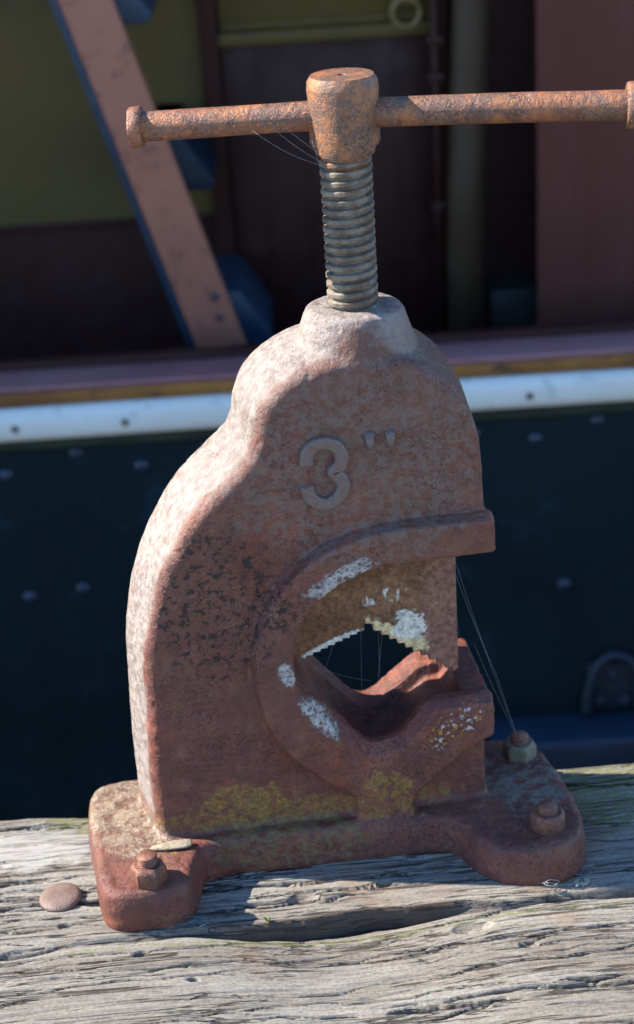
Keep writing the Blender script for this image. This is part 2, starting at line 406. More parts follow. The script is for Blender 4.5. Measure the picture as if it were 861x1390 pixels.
# ------------------------------------------------------------------ weathered beam (length along its own X)
BEAM_ROT = radians(-4.3)
def build_beam():
    us = np.concatenate([np.linspace(-1.3, -.33, 90), np.arange(-.329, .329, .00105), np.linspace(.33, 1.3, 90)])
    VB, VF, RB, RF, ZB = .0865, -.33, .012, .02, -.255
    prof = [(VB, z) for z in np.linspace(ZB, -RB - .004, 40)]
    prof += [(VB - RB + RB * cos(a), -RB + RB * sin(a)) for a in np.linspace(0, pi / 2, 18)]
    prof += [(v, 0) for v in np.arange(VB - RB - .0007, -.235, -.00072)]
    prof += [(v, 0) for v in np.linspace(-.237, VF + RF + .002, 30)]
    prof += [(VF + RF - RF * sin(a), -RF + RF * cos(a)) for a in np.linspace(0, pi / 2, 14)]
    prof += [(VF, z) for z in np.linspace(-RF - .005, ZB, 30)]
    prof = np.array(prof); tg = np.gradient(prof, axis=0)
    nn = np.stack([tg[:, 1], -tg[:, 0]], 1); nn /= np.linalg.norm(nn, axis=1)[:, None]; nn = -nn
    if nn[len(nn) // 2, 1] < 0: nn = -nn
    arc = np.r_[0, np.cumsum(np.linalg.norm(np.diff(prof, axis=0), axis=1))]
    U, A = np.meshgrid(us, arc, indexing='ij'); V = np.broadcast_to(prof[:, 0], U.shape)
    top = np.broadcast_to(np.clip(nn[:, 1], 0, 1), U.shape)
    warp = .003 * fbm(U * 7, A * 9, o=2, seed=5)
    Aw = A + warp
    d = .0013 * fbm(U * 4, Aw * 18, o=2, seed=1) + .00035 * fbm(U * 12, Aw * 240, o=2, seed=9) + .0004 * fbm(U * 45, Aw * 560, o=2, seed=21)
    # open grain: sharp narrow valleys
    rv = np.abs(fbm(U * 4.5, Aw * 75, o=2, seed=33)); d -= .0022 * np.clip(1 - rv / .13, 0, 1) ** 1.5 * np.clip(.4 + fbm(U * 3, Aw * 14, o=2, seed=40), 0, 1)
    # seasoning checks
    r2 = np.random.default_rng(4)
    def check(u0, v0, L, w, dep, slope=0., ph=0.):
        nonlocal d
        t = (U - u0) / (L / 2); inside = np.abs(t) < 1
        prof_ = np.sqrt(np.clip(1 - t * t, 0, 1))
        cen = v0 + slope * (U - u0) + .0022 * np.sin(U * 21 + ph) + .0016 * np.sin(U * 63 + 2 * ph) + .0007 * np.sin(U * 170 + 3 * ph)
        ww = w * prof_ * (.6 + .4 * np.sin(U * 47 + ph) ** 2) + 1e-6
        x = np.abs(V + .35 * warp - cen) / ww
        d = d - np.where(inside & (top > .3), dep * prof_ * np.clip(1 - x ** 1.6, 0, 1), 0)
    for _ in range(210):
        w_ = abs(r2.normal(0, .0008)) + .0008
        check(r2.uniform(-.45, .45), r2.uniform(-.31, .078), r2.uniform(.03, .28), w_, .003 + w_ * r2.uniform(2, 6), r2.normal(0, .012), r2.uniform(0, 6))
    # the long split in front of the vise, with a worn trough behind it
    cen = -.080 + .004 * np.sin(U * 8 + .9) + .0025 * fbm(U * 18, U * 0 + 2, o=2, seed=61) + .0016 * np.sin(U * 31) + .0008 * np.sin(U * 90)
    x = (V - cen)
    step = .0012 + .0165 * np.exp(-((U - .0) / .085) ** 2) + .004 * np.exp(-((U - .20) / .06) ** 2) + .003 * np.exp(-((U + .28) / .08) ** 2)
    jag = .0010 * fbm(U * 60, V * 60, o=2, seed=51)
    fr = np.clip((-x + jag) / .0011, 0, 1)
    d = d - np.where(top > .5, step * fr * (.55 + .45 * np.exp(-np.clip(-x, 0, 1) / .05)), 0)
    gap = np.exp(-((x + .0026 + jag) / .0016) ** 2)
    d = d - np.where(top > .5, .012 * gap * np.clip(step / .008, .25, 1) * np.clip(.75 + fbm(U * 11, U * 0 + 3, o=2, seed=8), .15, 1), 0)
    d = d - np.where(top > .5, .0020 * np.exp(-np.clip(x, 0, 1) / .006) * (x > 0) * np.clip(fbm(U * 30, U * 0, o=2, seed=77) + .3, 0, 1), 0)
    check(-.235, -.036, .16, .0035, .010, .0, 1.2); check(-.05, -.060, .15, .004, .006, -.02, 2.2)
    check(-.30, -.095, .3, .0018, .006, .0, .4); check(.13, -.112, .26, .0016, .005, .01, 3.); check(.22, -.02, .22, .002, .006, 0, 5.)
    # knot holes / worm holes
    for (hu, hv, hr, hd) in ((-.146, -.098, .0035, .008), (-.03, -.055, .007, .006), (.085, -.098, .008, .006), (.12, -.125, .004, .006), (-.20, -.06, .003, .006), (.03, -.045, .003, .006), (-.11, -.13, .0025, .006)):
        rr = np.sqrt(((U - hu) / 1.9) ** 2 + (V - hv) ** 2) / hr
        d = d - np.where(top > .5, hd * np.clip(1 - rr ** 2, 0, 1) * (.9 + .15 * fbm(U * 150, V * 150, o=2, seed=2)), 0)
    # broken back arris left of the vise
    e = np.clip(1 - np.abs((U + .185) / .05), 0, 1) * np.clip((V - .045) / .04, 0, 1)
    d = d - e * (.004 + .008 * np.abs(fbm(U * 14, Aw * 120, o=3, seed=13)))
    # level seat under the casting
    seat = np.clip(1.15 - np.maximum(np.abs(U) / .19, np.abs(V - .0) / .085), 0, .12) / .12 * 0
    flatz = .0
    P = np.empty(U.shape + (3,))
    P[..., 0] = U; P[..., 1] = prof[:, 0] + d * nn[:, 0]; P[..., 2] = prof[:, 1] + d * nn[:, 1] + flatz
    nu, nv = U.shape
    idx = np.arange(nu * nv).reshape(nu, nv)
    quads = np.stack([idx[:-1, :-1], idx[1:, :-1], idx[1:, 1:], idx[:-1, 1:]], -1).reshape(-1, 4)
    me = bpy.data.meshes.new('timber_beam')
    verts = P.reshape(-1, 3)
    me.vertices.add(len(verts)); me.vertices.foreach_set('co', verts.ravel())
    nq = len(quads); me.loops.add(nq * 4 + 2 * nv); me.polygons.add(nq + 2)
    ends = [idx[0][::-1], idx[-1]]
    lp = np.concatenate([quads.ravel(), ends[0], ends[1]])
    me.loops.foreach_set('vertex_index', lp.astype(np.int32))
    st = np.concatenate([np.arange(nq) * 4, [nq * 4, nq * 4 + nv]]); me.polygons.foreach_set('loop_start', st.astype(np.int32))
    me.update(calc_edges=True); me.validate()
    bm = bmesh.new(); bm.from_mesh(me); bm.normal_update()
    bm.faces.ensure_lookup_table()
    mid = max(bm.faces, key=lambda f: f.calc_center_median().z)
    if mid.normal.z < 0: bmesh.ops.reverse_faces(bm, faces=bm.faces[:])
    bm.to_mesh(me); bm.free()
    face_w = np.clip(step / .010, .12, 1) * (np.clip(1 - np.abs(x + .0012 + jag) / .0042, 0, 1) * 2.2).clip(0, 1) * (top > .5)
    at = me.attributes.new('split_wood_shade', 'FLOAT', 'POINT'); at.data.foreach_set('value', face_w.reshape(-1).astype(np.float32))
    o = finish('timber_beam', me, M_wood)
    o.rotation_euler.z = BEAM_ROT; o.location = (0, 0, -.0015)
    return tag(o, 'weathered grey wooden beam with long splits, carrying the rusty vise', 'beam')
beam = build_beam()

# ================================================================== BOAT behind (own frame: u along, v away, w up)
boat = thing('boat', 'dark moored boat with white rubbing strip and maroon cabin behind the vise', 'boat')
boat.rotation_euler.z = -YAW
M_hull = mat_paint('black_blue_hull_paint', (.004, .017, .022), (.006, .024, .031), .5, 3, (.02, .06, .10), .35, .22, lo=.62, hi=.72)
M_white = mat_paint('white_strake_paint', (.84, .80, .66), (.88, .85, .72), .4, 5, (.50, .52, .45), .5)
M_brown = mat_paint('worn_varnish', (.20, .075, .018), (.38, .16, .03), .5, 9, (.05, .03, .02), .7, .4, (.4, 1, 1))
M_pink = mat_paint('faded_pink_cap_paint', (.26, .115, .12), (.33, .165, .165), .35, 8, (.14, .07, .06), .5, .5, (.4, 1, 1))
M_maroon = mat_paint('maroon_cabin_paint', (.032, .008, .006), (.042, .011, .008), .5, 4, (.04, .016, .013), .4, .3)
M_ochre = mat_paint('ochre_cabin_paint', (.110, .070, .016), (.094, .066, .020), .5, 2, (.06, .05, .03), .4, .3)
M_string = mat_paint('salmon_ladder_paint', (.36, .135, .085), (.41, .16, .10), .55, 5, (.12, .05, .04), .5, .3)
M_tread = mat_paint('blue_tread_paint', (.009, .028, .055), (.013, .036, .065), .4, 5, (.05, .07, .1), .4, .5)
M_post = mat_paint('brown_post_paint', (.046, .026, .012), (.058, .034, .017), .5, 6, (.07, .05, .03), .4)
M_panel = mat_paint('dusky_pink_panel_paint', (.115, .036, .026), (.13, .044, .032), .5, 3, (.20, .075, .06), .3, .3, (2, 2, .15))
M_brass = mat_paint('tarnished_brass', (.20, .13, .04), (.28, .19, .07), .4, 40, (.08, .05, .02), .5)
M_deck = mat_paint('dark_deck_paint', (.03, .025, .022), (.045, .035, .03), .6, 4)

def bpart(name, mat, parent, *args, bev=.003, **kw):
    bm = bmesh.new(); box(bm, *args, bev=bev, **kw); o = from_bm(name, bm, mat, parent); return sharp(o, 40)
# hull side: plated, slightly flared
bm = bmesh.new()
us = np.linspace(-3.2, 3.2, 65); ws = np.linspace(-.2, -1.7, 31)
g = [[bm.verts.new((u, 1.455 + .05 * (max(0, (-.25 - w)) ** 1.5) + .0022 * float(fbm(np.array([u * 2.1]), np.array([w * 3.0]), o=2, seed=6)[0]), w)) for w in ws] for u in us]
for i in range(len(us) - 1):
    for j in range(len(ws) - 1): bm.faces.new((g[i][j], g[i + 1][j], g[i + 1][j + 1], g[i][j + 1]))
b2 = [[bm.verts.new((u, 1.50, ws[0])), bm.verts.new((u, 1.50, ws[-1]))] for u in us]
for i in range(len(us) - 1):
    bm.faces.new((g[i][0], b2[i][0], b2[i + 1][0], g[i + 1][0])); bm.faces.new((b2[i][0], b2[i][1], b2[i + 1][1], b2[i + 1][0]))
hull = from_bm('hull', bm, M_hull, boat)
M_rivet = mat_paint('blue_lit_rivet', (.008, .028, .055), (.012, .04, .07), .3, 30, None, 0, .8)  # bluer and brighter than the hull, sky highlights put into the colour
# rivets in the plating
def dome(name, mat, parent, c, r, h, axis='-Y', seg=14):
    bm = bmesh.new(); prof = [(r, 0), (r * .97, h * .35), (r * .8, h * .72), (r * .45, h * .95), (.0004, h)]
    lathe(bm, prof, 0, 0, seg)
    if axis == '-Y': bmesh.ops.rotate(bm, verts=bm.verts[:], matrix=Matrix.Rotation(pi / 2, 3, 'X'))
    bmesh.ops.translate(bm, verts=bm.verts[:], vec=c)
    return from_bm(name, bm, mat, parent)
for u, w in ((-.36, -.279), (-.263, -.307), (-.471, -.308), (.34, -.304), (.435, -.280), (-.376, -.513), (.385, -.562), (-.461, -.522), (-.565, -.285), (.245, -.29), (.53, -.305), (.14, -.307), (.04, -.283), (-.06, -.305), (-.16, -.283)):
    dome('rivet', M_rivet, hull, (u, 1.4575 + .05 * (max(0, -.25 - w)) ** 1.5, w), .0115, .009)
# white rubbing strake, half-round in section
bm = bmesh.new()
prof = [(1.462, -.198), (1.446, -.1985), (1.438, -.201), (1.433, -.206), (1.430, -.216), (1.4285, -.230), (1.430, -.240), (1.436, -.2455), (1.462, -.2475)]
lo = [[bm.verts.new((u, v, w + .0012 * sin(u * 3 + v * 40))) for v, w in prof] for u in np.linspace(-3.2, 3.2, 50)]
for A, B in zip(lo, lo[1:]):
    for i in range(len(A) - 1): bm.faces.new((A[i], A[i + 1], B[i + 1], B[i]))
    bm.faces.new((A[-1], A[0], B[0], B[-1]))
bm.faces.new(lo[0]); bm.faces.new(lo[-1])
strake = from_bm('rubbing_strake', bm, M_white, boat)
M_rivrust = mat_paint('rusty_screw_head', (.20, .17, .13), (.27, .19, .11), .6, 60)
for u in (-.443, -.278, .329):
    dome('screw_head', M_rivrust, strake, (u, 1.4295, -.2235), .0065, .0030)
# added dark strip drawing the shadow line under the strake
bpart('shadow_strip', mat_paint('green_black_shadow', (.022, .026, .016), (.035, .04, .022), .7, 12), boat, -3.2, 3.2, 1.438, 1.470, -.262, -.2485, bev=.002)
# cap rail: brown wooden face, pink painted top
bpart('cap_rail', M_brown, boat, -3.2, 3.2, 1.452, 1.562, -.1975, -.178, bev=.004)
bpart('cap_rail_top', M_pink, boat, -3.2, 3.2, 1.460, 1.538, -.1795, -.169, bev=.004)
bpart('cap_bead', M_maroon, boat, -3.2, 3.2, 1.540, 1.566, -.178, -.160, bev=.004)
bpart('bulwark', M_deck, boat, -3.2, 3.2, 1.50, 1.545, -.36, -.1985, bev=0)
bpart('deck', M_deck, boat, -3.2, 3.2, 1.546, 3.1, -.36, -.325, bev=0)
# lower fender ledge and the ring-plate bracket on the hull
bpart('fender_ledge', mat_paint('blue_fender_paint', (.012, .030, .055), (.02, .045, .08), .4, 6), boat, .26, 3.2, 1.39, 1.49, -.872, -.812, bev=.012, seg=3)
M_brk = mat_paint('blue_black_iron', (.014, .028, .045), (.02, .04, .06), .4, 20)
bm = bmesh.new()
arch = catmull([(.420, -.80), (.426, -.755), (.438, -.718), (.455, -.700), (.472, -.698), (.490, -.708), (.503, -.735), (.510, -.80)], 6)
tube(bm, [(p[0], 1.462, p[1]) for p in arch], .0085, 10)
brk = from_bm('shackle_plate', bm, M_brk, boat)
bm = bmesh.new(); box(bm, .424, .506, 1.466, 1.476, -.80, -.715, bev=.003); from_bm('plate', bm, M_brk, brk)
for u, w in ((.465, -.735), (.444, -.782), (.484, -.784)): dome('bolt_head', M_brk, brk, (u, 1.4665, w), .011, .009)
# cabin; walls stretched up and left out of view to shade the cap rail
cabin = bpart('cabin_wall', M_maroon, boat, -5.2, 1.6, 1.95, 2.0, -.33, -.062, bev=0)
bpart('cabin_lining', M_maroon, boat, -5.2, 1.6, 2.002, 2.05, -.33, 2.25, bev=0)
bpart('upper_cabin_wall', M_ochre, boat, -5.2, -.120, 1.951, 2.0, -.0605, 2.25, bev=0)
bpart('cabin_top_strip', M_maroon, boat, .262, 1.6, 1.951, 2.0, -.0605, 2.25, bev=0)
bpart('seam_bead', M_maroon, boat, -5.2, -.14, 1.943, 1.952, -.068, -.056, bev=.002)
bpart('door_frame', M_maroon, boat, -.142, -.112, 1.925, 1.96, -.33, 2.25, bev=.004)
bpart('door_frame', M_maroon, boat, .246, .268, 1.925, 1.96, -.33, 2.25, bev=.004)
door = bpart('cabin_door', M_maroon, boat, -.110, .244, 1.944, 1.96, -.32, .226, bev=.002)
bpart('upper_door_panel', M_ochre, boat, -.110, .244, 1.950, 1.962, .2275, 2.25, bev=.002)
bpart('door_rail', M_ochre, boat, -.112, .246, 1.930, 1.951, .224, .246, bev=.004)
bpart('door_rail', M_ochre, boat, -.108, .240, 1.944, 1.9495, .2475, .258, bev=.002)
for u in (-.055, .02, .095, .17): bpart('door_board_seam', M_maroon, door, u, u + .006, 1.9405, 1.9435, -.315, .22, bev=.001)
# brass ring on the door
bm = bmesh.new()
ring = [(.198 + .023 * cos(a), 1.934, .262 + .023 * sin(a)) for a in np.linspace(0, 2 * pi, 33)[:-1]]
seg = 10; loops = []
for i, a in enumerate(np.linspace(0, 2 * pi, 33)[:-1]):
    rad = Vector((cos(a), 0, sin(a)))
    loops.append([bm.verts.new(Vector(ring[i]) + rad * (.005 * cos(2 * pi * k / seg)) + Vector((0, .005 * sin(2 * pi * k / seg), 0))) for k in range(seg)])
for i in range(32):
    A, B = loops[i], loops[(i + 1) % 32]
    for k in range(seg): bm.faces.new((A[k], A[(k + 1) % seg], B[(k + 1) % seg], B[k]))
rg = from_bm('ring_handle', bm, M_brass, boat)
bpart('ring_plate', M_brass, rg, .186, .210, 1.938, 1.949, .274, .315, bev=.003)
# post, dark doorway beside it, right hand panel
bm = bmesh.new(); tube(bm, [(.272, 1.85, -.33), (.281, 1.85, 0), (.297, 1.85, .30), (.318, 1.85, 2.25)], .030, 24)
post = from_bm('post', bm, M_post, boat)
bm = bmesh.new(); lathe(bm, [(.042, -.325), (.042, -.30), (.034, -.285), (.031, -.27)], .272, 1.85, 24); from_bm('post_foot', bm, M_post, post)
bm = bmesh.new(); tube(bm, [(.236, 1.88, -.325), (.239, 1.88, .1), (.247, 1.88, 2.25)], .008, 10); pp = from_bm('pipe', bm, M_maroon, boat)
for w in (.225, .165, -.05): bpart('pipe_clip', M_maroon, pp, .226, .254, 1.868, 1.90, w - .008, w + .008, bev=.002)
bpart('locker', mat_paint('dark_green_locker', (.018, .018, .016), (.03, .028, .02), .5, 5), boat, .318, .40, 1.86, 1.948, -.325, -.20, bev=.004)
for k in range(5):
    u0 = .386 + k * .2
    bpart('board', M_panel, boat, u0 + .0015, u0 + .1985, 1.752 + .0015 * (k % 2), 1.78, -.325, 2.25, bev=.003)

# ladder against the boat: salmon string and blue treads
lad = thing('ladder', 'salmon painted slanting ladder with blue treads on the boat deck', 'ladder')
lad.rotation_euler.z = -YAW
dvec = Vector((.162, 0, -.572)).normalized(); pv = Vector((dvec.z, 0, -dvec.x)) * -1
top_c = Vector((-.298, 0, .352)); bot_c = Vector((-.134, 0, -.224))
t0 = top_c - dvec * .30; t1 = bot_c + dvec * .105
hw = .0385
def slab(name, mat, parent, a, b, h, v0, v1, bev=.003):
    d = (b - a).normalized(); p = Vector((d.z, 0, -d.x))
    bm = bmesh.new(); q = [a + p * h, b + p * h, b - p * h, a - p * h]
    f = [bm.verts.new((x.x, v0, x.z)) for x in q]; r = [bm.verts.new((x.x, v1, x.z)) for x in q]
    bm.faces.new(f); bm.faces.new(r[::-1])
    for i in range(4): bm.faces.new((f[i], r[i], r[(i + 1) % 4], f[(i + 1) % 4]))
    bmesh.ops.bevel(bm, geom=bm.edges[:], offset=bev, segments=2, affect='EDGES', profile=.5)
    return sharp(from_bm(name, bm, mat, parent), 40)
s1 = slab('side_string', M_string, lad, t0, t1, hw, 1.700, 1.722)
e1 = slab('string_edge', M_tread, lad, t0 - Vector((hw + .006, 0, .010)), t1 - Vector((hw + .006, 0, .010)), .006, 1.7025, 1.724, .002)
for q in ((-.140, -.125), (-.137, -.160)):
    bm = bmesh.new(); lathe(bm, [(.006, 0), (.0055, .0022), (.0004, .0026)], 0, 0, 12)
    bmesh.ops.rotate(bm, verts=bm.verts[:], matrix=Matrix.Rotation(pi / 2, 3, 'X')); bmesh.ops.translate(bm, verts=bm.verts[:], vec=(q[0], 1.6995, q[1]))
    from_bm('bolt_head', bm, M_brk, s1)
for k in range(4):
    w = .315 - .2635 * k + .012 + (.2635 if k == 3 else 0) * 2 + (0.0 if k < 3 else .0)
    c = top_c + dvec * ((.352 - w) / -dvec.z)
    bm = bmesh.new()
    pts = [(c.x - .02, w + .075), (c.x + hw + .000, w + .075), (c.x + hw + .048, w - .004), (c.x + hw + .050, w - .014), (c.x + hw + .044, w - .020), (c.x - .01, w - .020)]
    f = [bm.verts.new((x, 1.7245, z)) for x, z in pts]; r = [bm.verts.new((x, 1.930, z)) for x, z in pts]
    bm.faces.new(f); bm.faces.new(r[::-1])
    for i in range(len(pts)): bm.faces.new((f[i], r[i], r[(i + 1) % len(pts)], f[(i + 1) % len(pts)]))
    bmesh.ops.bevel(bm, geom=bm.edges[:], offset=.003, segments=2, affect='EDGES', profile=.5)
    sharp(from_bm('tread', bm, M_tread, lad), 40)

# ================================================================== THE VISE (world metres; outlines in mm)
vise = thing('pipe_vise', 'rusty cast iron pipe vise with screw, bar handle and toothed jaw on beam', 'vise')

def build_frame():
    bm = bmesh.new()
    # main casting: profile seen from the front, third column = how far the flank flares backwards
    left = [(-128, 14, 1), (-128, 78, 1), (-126, 135, 1), (-124.4, 169, 1), (-119.8, 195, 1), (-113.4, 219, 1), (-102.9, 245.5, 1), (-81.2, 279, 1), (-62, 296.6, 1), (-44, 313.5, 1),
            (-36.5, 328, 1), (-33.2, 342.8, 1), (-26.5, 356, 1), (-12.4, 368, 1), (5.7, 375.8, 1), (28, 378.8, .95), (60, 376, .85), (84, 364, .75), (101, 347, .5), (111, 327, .25), (115.5, 302, .06), (116.5, 268, 0)]
    hole = [(116.5, 234, 0), (90, 233.6, 0), (60, 233.5, 0), (35, 232, 0), (7.6, 220.5, 0), (-11.3, 204, 0), (-21.4, 183.5, 0), (-24.5, 167, 0), (-22.5, 147, 0), (-14, 136.5, 0), (4, 114.3, 0), (16, 99.5, 0), (24.4, 89.5, 0), (30, 84.2, 0), (35.5, 82.5, 0), (41, 84, 0), (48, 88.5, 0), (62, 100, 0), (73.9, 109.6, 0), (82, 112.5, 0), (92, 113.2, 0), (96.6, 113.2, 0)]
    right = [(97, 113.5, 0), (97.4, 118, 0), (117, 117.6, 0), (117.3, 92, 0), (113.5, 84, 0), (113.5, 14, 0)]
    P = outline([(left, True), (hole, True), (right, False)], 3.0)
    if P.shape[1] == 3: pass
    rings = [(0, -6, 0), (0.3, -3.2, 0), (1.6, -1.0, 0.2), (4, 0.0, 1.5), (8, 0, 3.4), (28, 0, 8.5), (48, 0, 13), (58, 0, 13.2), (66, 0, 12), (74, 0, 8), (80, -.2, 2), (84, -1.4, -4)]
    # jaw pocket: behind the front flange the vee floor drops, then rises again to a rear rib
    pk = np.array([1. if (-16 < x < 95 and 80 < z < 140 and z < 113.6) else (max(0., (140 - z) / 26) if (-24 < x < 5 and 100 < z < 140) else 0.) for x, z, _ in P])
    pk = np.convolve(np.r_[pk[-1:], pk, pk[:1]], np.ones(3) / 3, 'valid')
    rings = rings[:4] + [(7, 0, 3.1, 0), (7.8, 0, 3.3, -10), (28, 0, 8.5, -10), (48, 0, 13, -10), (55, 0, 13.2, -9), (58, 0, 13.2, 0)] + rings[8:]
    loft(bm, P * mm, [(q[0] * mm, (q[1] + pk * (q[3] if len(q) > 3 else 0)) * mm, q[2]) for q in rings], 'Y')
    # raised ring with the brow and the lower prong
    lip = [([(120, 252), (118.5, 257.5), (112, 258.6), (85, 259), (54, 258.7), (34, 257), (8, 250), (-10.6, 239.2), (-24, 228.5), (-38.2, 208.7), (-46.5, 189.5), (-50.6, 166.6), (-50, 139.7), (-42.4, 111.2), (-28, 87.4), (-8, 66), (6, 55.5), (13.5, 47), (15.6, 36), (15.6, 16)], True),
           ([(54, 16), (55, 36), (60, 45.5), (84, 66.5), (104, 80), (114.5, 86), (117.6, 90), (118, 109), (115, 113.6), (91, 113.4), (79, 113.2), (73, 111), (61.5, 96), (50, 86), (42, 82.2), (35, 81), (27, 82.2), (18.5, 87.5), (0, 108), (-15, 127), (-22, 140), (-24.2, 152), (-24.5, 167), (-21.4, 183.5), (-11.3, 204), (7.6, 220.5), (35, 232), (59, 233.6), (90, 234), (118, 234), (120, 236)], True)]
    P = outline(lip, 2.2)
    rings = [(-8, -4.0, 0), (-7.6, -2.0, 0), (-6, -.4, 0), (-3.5, .8, 0), (0.5, 2.8, 0), (2.5, 3.0, 0), (5, -1, 0)]
    # outer wall flares to the body; inner edge of the vee rises backwards as a chamfer
    w = np.ones(len(P)); wv_ = np.zeros(len(P))
    for i, (x, z) in enumerate(P[:, :2]):
        if -26 < x < 119 and 80 < z < 235: w[i] = 0
        if -24 < x < 117 and 80 < z < 142: wv_[i] = 4.6 if x > 76 else (7.0 + 1.6 * max(0, 1 - abs(x - 34) / 18)) * min(1, (142 - z) / 14)
    wv_ = np.convolve(np.r_[wv_[-2:], wv_, wv_[:2]], np.ones(5) / 5, 'valid')
    P3 = np.c_[P[:, :2], w]
    rings = [(-11.5, -1.0, 0, -.02), (-11.0, -.2, 0, .02), (-10, 0, .3, .14), (-6, 0, 1.6, .65), (-3, 0, 2.6, 1.0), (2.5, 0, 3.4, 1.0), (6, -.5, 1, 1.0)]
    loft(bm, P3 * mm, [(a * mm, (b + wv_ * d_) * mm, c) for a, b, c, d_ in rings], 'Y')
    # brow carried back over the jaw slot
    box(bm, .055, .1205, -.0095, .060, .2355, .2580, bev=.003)
    # base with four lugs, plan outline
    plan = [(-180, -4), (-178.5, -40), (-173, -56), (-158, -63.5), (-126, -62.5), (-113, -56), (-107, -38), (-102, -22), (-93, -14.5), (-76, -13), (-35, -15), (30, -18), (70, -20), (84, -30), (94, -52), (110, -70), (146, -77), (167, -65), (176, -43), (177, -8), (174, 28), (169, 56), (156, 74), (130, 79), (112, 76), (60, 72), (-60, 74), (-108, 84), (-140, 88), (-166, 87), (-178, 78), (-182, 60), (-182, 30)]
    P = np.array(resample(catmull(plan + [plan[0]], 10), 3.0))[:-1]
    rings = [(-5, -1, 0), (2, 0, 0), (12, -.3, 0), (20, -.9, 0), (25, -2.2, 0), (27.4, -4.2, 0), (28.4, -7.5, 0)]
    loft(bm, P * mm, [(a * mm, b * mm, c * mm) for a, b, c in rings], 'Z')
    # rib standing on the base in front of and behind the body
    box(bm, -.100, .092, -.0125, .070, .010, .0265, bev=.004)
    # boss for the screw
    lathe(bm, [(.043, .352), (.0415, .378), (.0375, .392), (.0345, .400), (.0325, .4035), (.029, .405)], .039, .043, 64)
    bmesh.ops.recalc_face_normals(bm, faces=bm.faces[:])
    me = bpy.data.meshes.new('tmp'); bm.to_mesh(me); bm.free()
    o = bpy.data.objects.new('tmp', me); C.objects.link(o)
    md = o.modifiers.new('r', 'REMESH'); md.mode = 'VOXEL'; md.voxel_size = .00105; md.adaptivity = 0
    dg = bpy.context.evaluated_depsgraph_get(); ev = o.evaluated_get(dg)
    m2 = bpy.data.meshes.new_from_object(ev)
    bpy.data.objects.remove(o); bpy.data.meshes.remove(me)
    n = len(m2.vertices); co = np.empty(n * 3); m2.vertices.foreach_get('co', co); co = co.reshape(-1, 3)
    ed = np.empty(len(m2.edges) * 2, np.int32); m2.edges.foreach_get('vertices', ed); ed = ed.reshape(-1, 2)
    deg = np.bincount(ed.ravel(), minlength=n).astype(float)[:, None]
    def smooth(it, w):
        nonlocal co
        for _ in range(it):
            s = np.stack([np.bincount(ed[:, 0], co[ed[:, 1], k], n) + np.bincount(ed[:, 1], co[ed[:, 0], k], n) for k in range(3)], 1)
            co = co + w * (s / deg - co)
    smooth(1, .5)
    x, y, z = co.T
    # generous foundry fillets where body meets base, and round the boss
    wf = np.clip(1 - np.abs(z - .031) / .011, 0, 1) * ((x > -.136) & (x < .128))
    wf = np.maximum(wf, np.clip(1 - np.abs(z - .385) / .013, 0, 1))
    smooth(30, (.5 * wf)[:, None])
    smooth(1, .3)
    m2.vertices.foreach_set('co', co.ravel()); m2.update()
    nr = np.empty(n * 3); m2.vertices.foreach_get('normal', nr); nr = nr.reshape(-1, 3)
    x, y, z = co.T
    dsp = .00055 * fbm(x * 28, y * 28, z * 28, 2, 3) + .00030 * fbm(x * 130, y * 130, z * 130, 3, 8)
    pit = fbm(x * 170, y * 170, z * 170, 2, 15); dsp -= .0005 * np.clip((pit - .55) / .3, 0, 1)
    co = co + nr * dsp[:, None]
    m2.vertices.foreach_set('co', co.ravel()); m2.update(); m2.name = 'frame'
    return finish('frame', m2, M_frame, vise)
frame = build_frame()

# raised foundry marks: 3 and an inch sign
M_mark = NT('worn_grey_mark'); _n = M_mark.noise(240, 5, .7)
M_mark = M_mark.out(M_mark.mix(M_mark.ramp(_n, .48, .6), (.145, .118, .108), (.165, .078, .055)), .42, .1, M_mark.bump(M_mark.noise(420, 4, .6), .0008, .8), .6)
def stroke(name, pts, w, y0, y1, parent):
    """flat raised bead along a path in the X-Z plane with rounded shoulders"""
    P = np.array(pts); t = np.gradient(P, axis=0); t /= np.linalg.norm(t, axis=1)[:, None]; nn = np.stack([-t[:, 1], t[:, 0]], 1)
    W_ = np.array(w) if hasattr(w, '__len__') else np.full(len(P), w)
    bm = bmesh.new(); rows = []
    cs = [(-1.06, y0), (-.97, y0 + (y1 - y0) * .6), (-.84, y1 * .93), (-.55, y1), (.55, y1), (.84, y1 * .93), (.97, y0 + (y1 - y0) * .6), (1.06, y0)]
    end0 = P[0] - t[0] * W_[0] * .35; end1 = P[-1] + t[-1] * W_[-1] * .35
    for p, n_, ww in zip(P, nn, W_): rows.append([bm.verts.new((p[0] + n_[0] * ww * a, b, p[1] + n_[1] * ww * a)) for a, b in cs])
    r0 = [bm.verts.new((end0[0] + nn[0][0] * W_[0] * a * .95, y0, end0[1] + nn[0][1] * W_[0] * a * .95)) for a, b in cs]
    r1 = [bm.verts.new((end1[0] + nn[-1][0] * W_[-1] * a * .95, y0, end1[1] + nn[-1][1] * W_[-1] * a * .95)) for a, b in cs]
    rows = [r0] + rows + [r1]
    for A, B in zip(rows, rows[1:]):
        for i in range(len(cs) - 1): bm.faces.new((A[i], A[i + 1], B[i + 1], B[i]))
    return from_bm(name, bm, M_mark, parent)
three = catmull([(-5.2, 311), (-4.4, 318.5), (0.6, 324.0), (7.6, 325.4), (14.6, 322.8), (18.6, 316.5), (18.0, 309), (13.2, 303.8), (17.6, 298.5), (18.8, 291.5), (15.4, 285), (8.6, 281.2), (1.6, 282.2), (-4.0, 287), (-6.0, 295)], 6)
stroke('numeral_three', np.array(three) * mm, .0050, .0015, -.0038, vise)
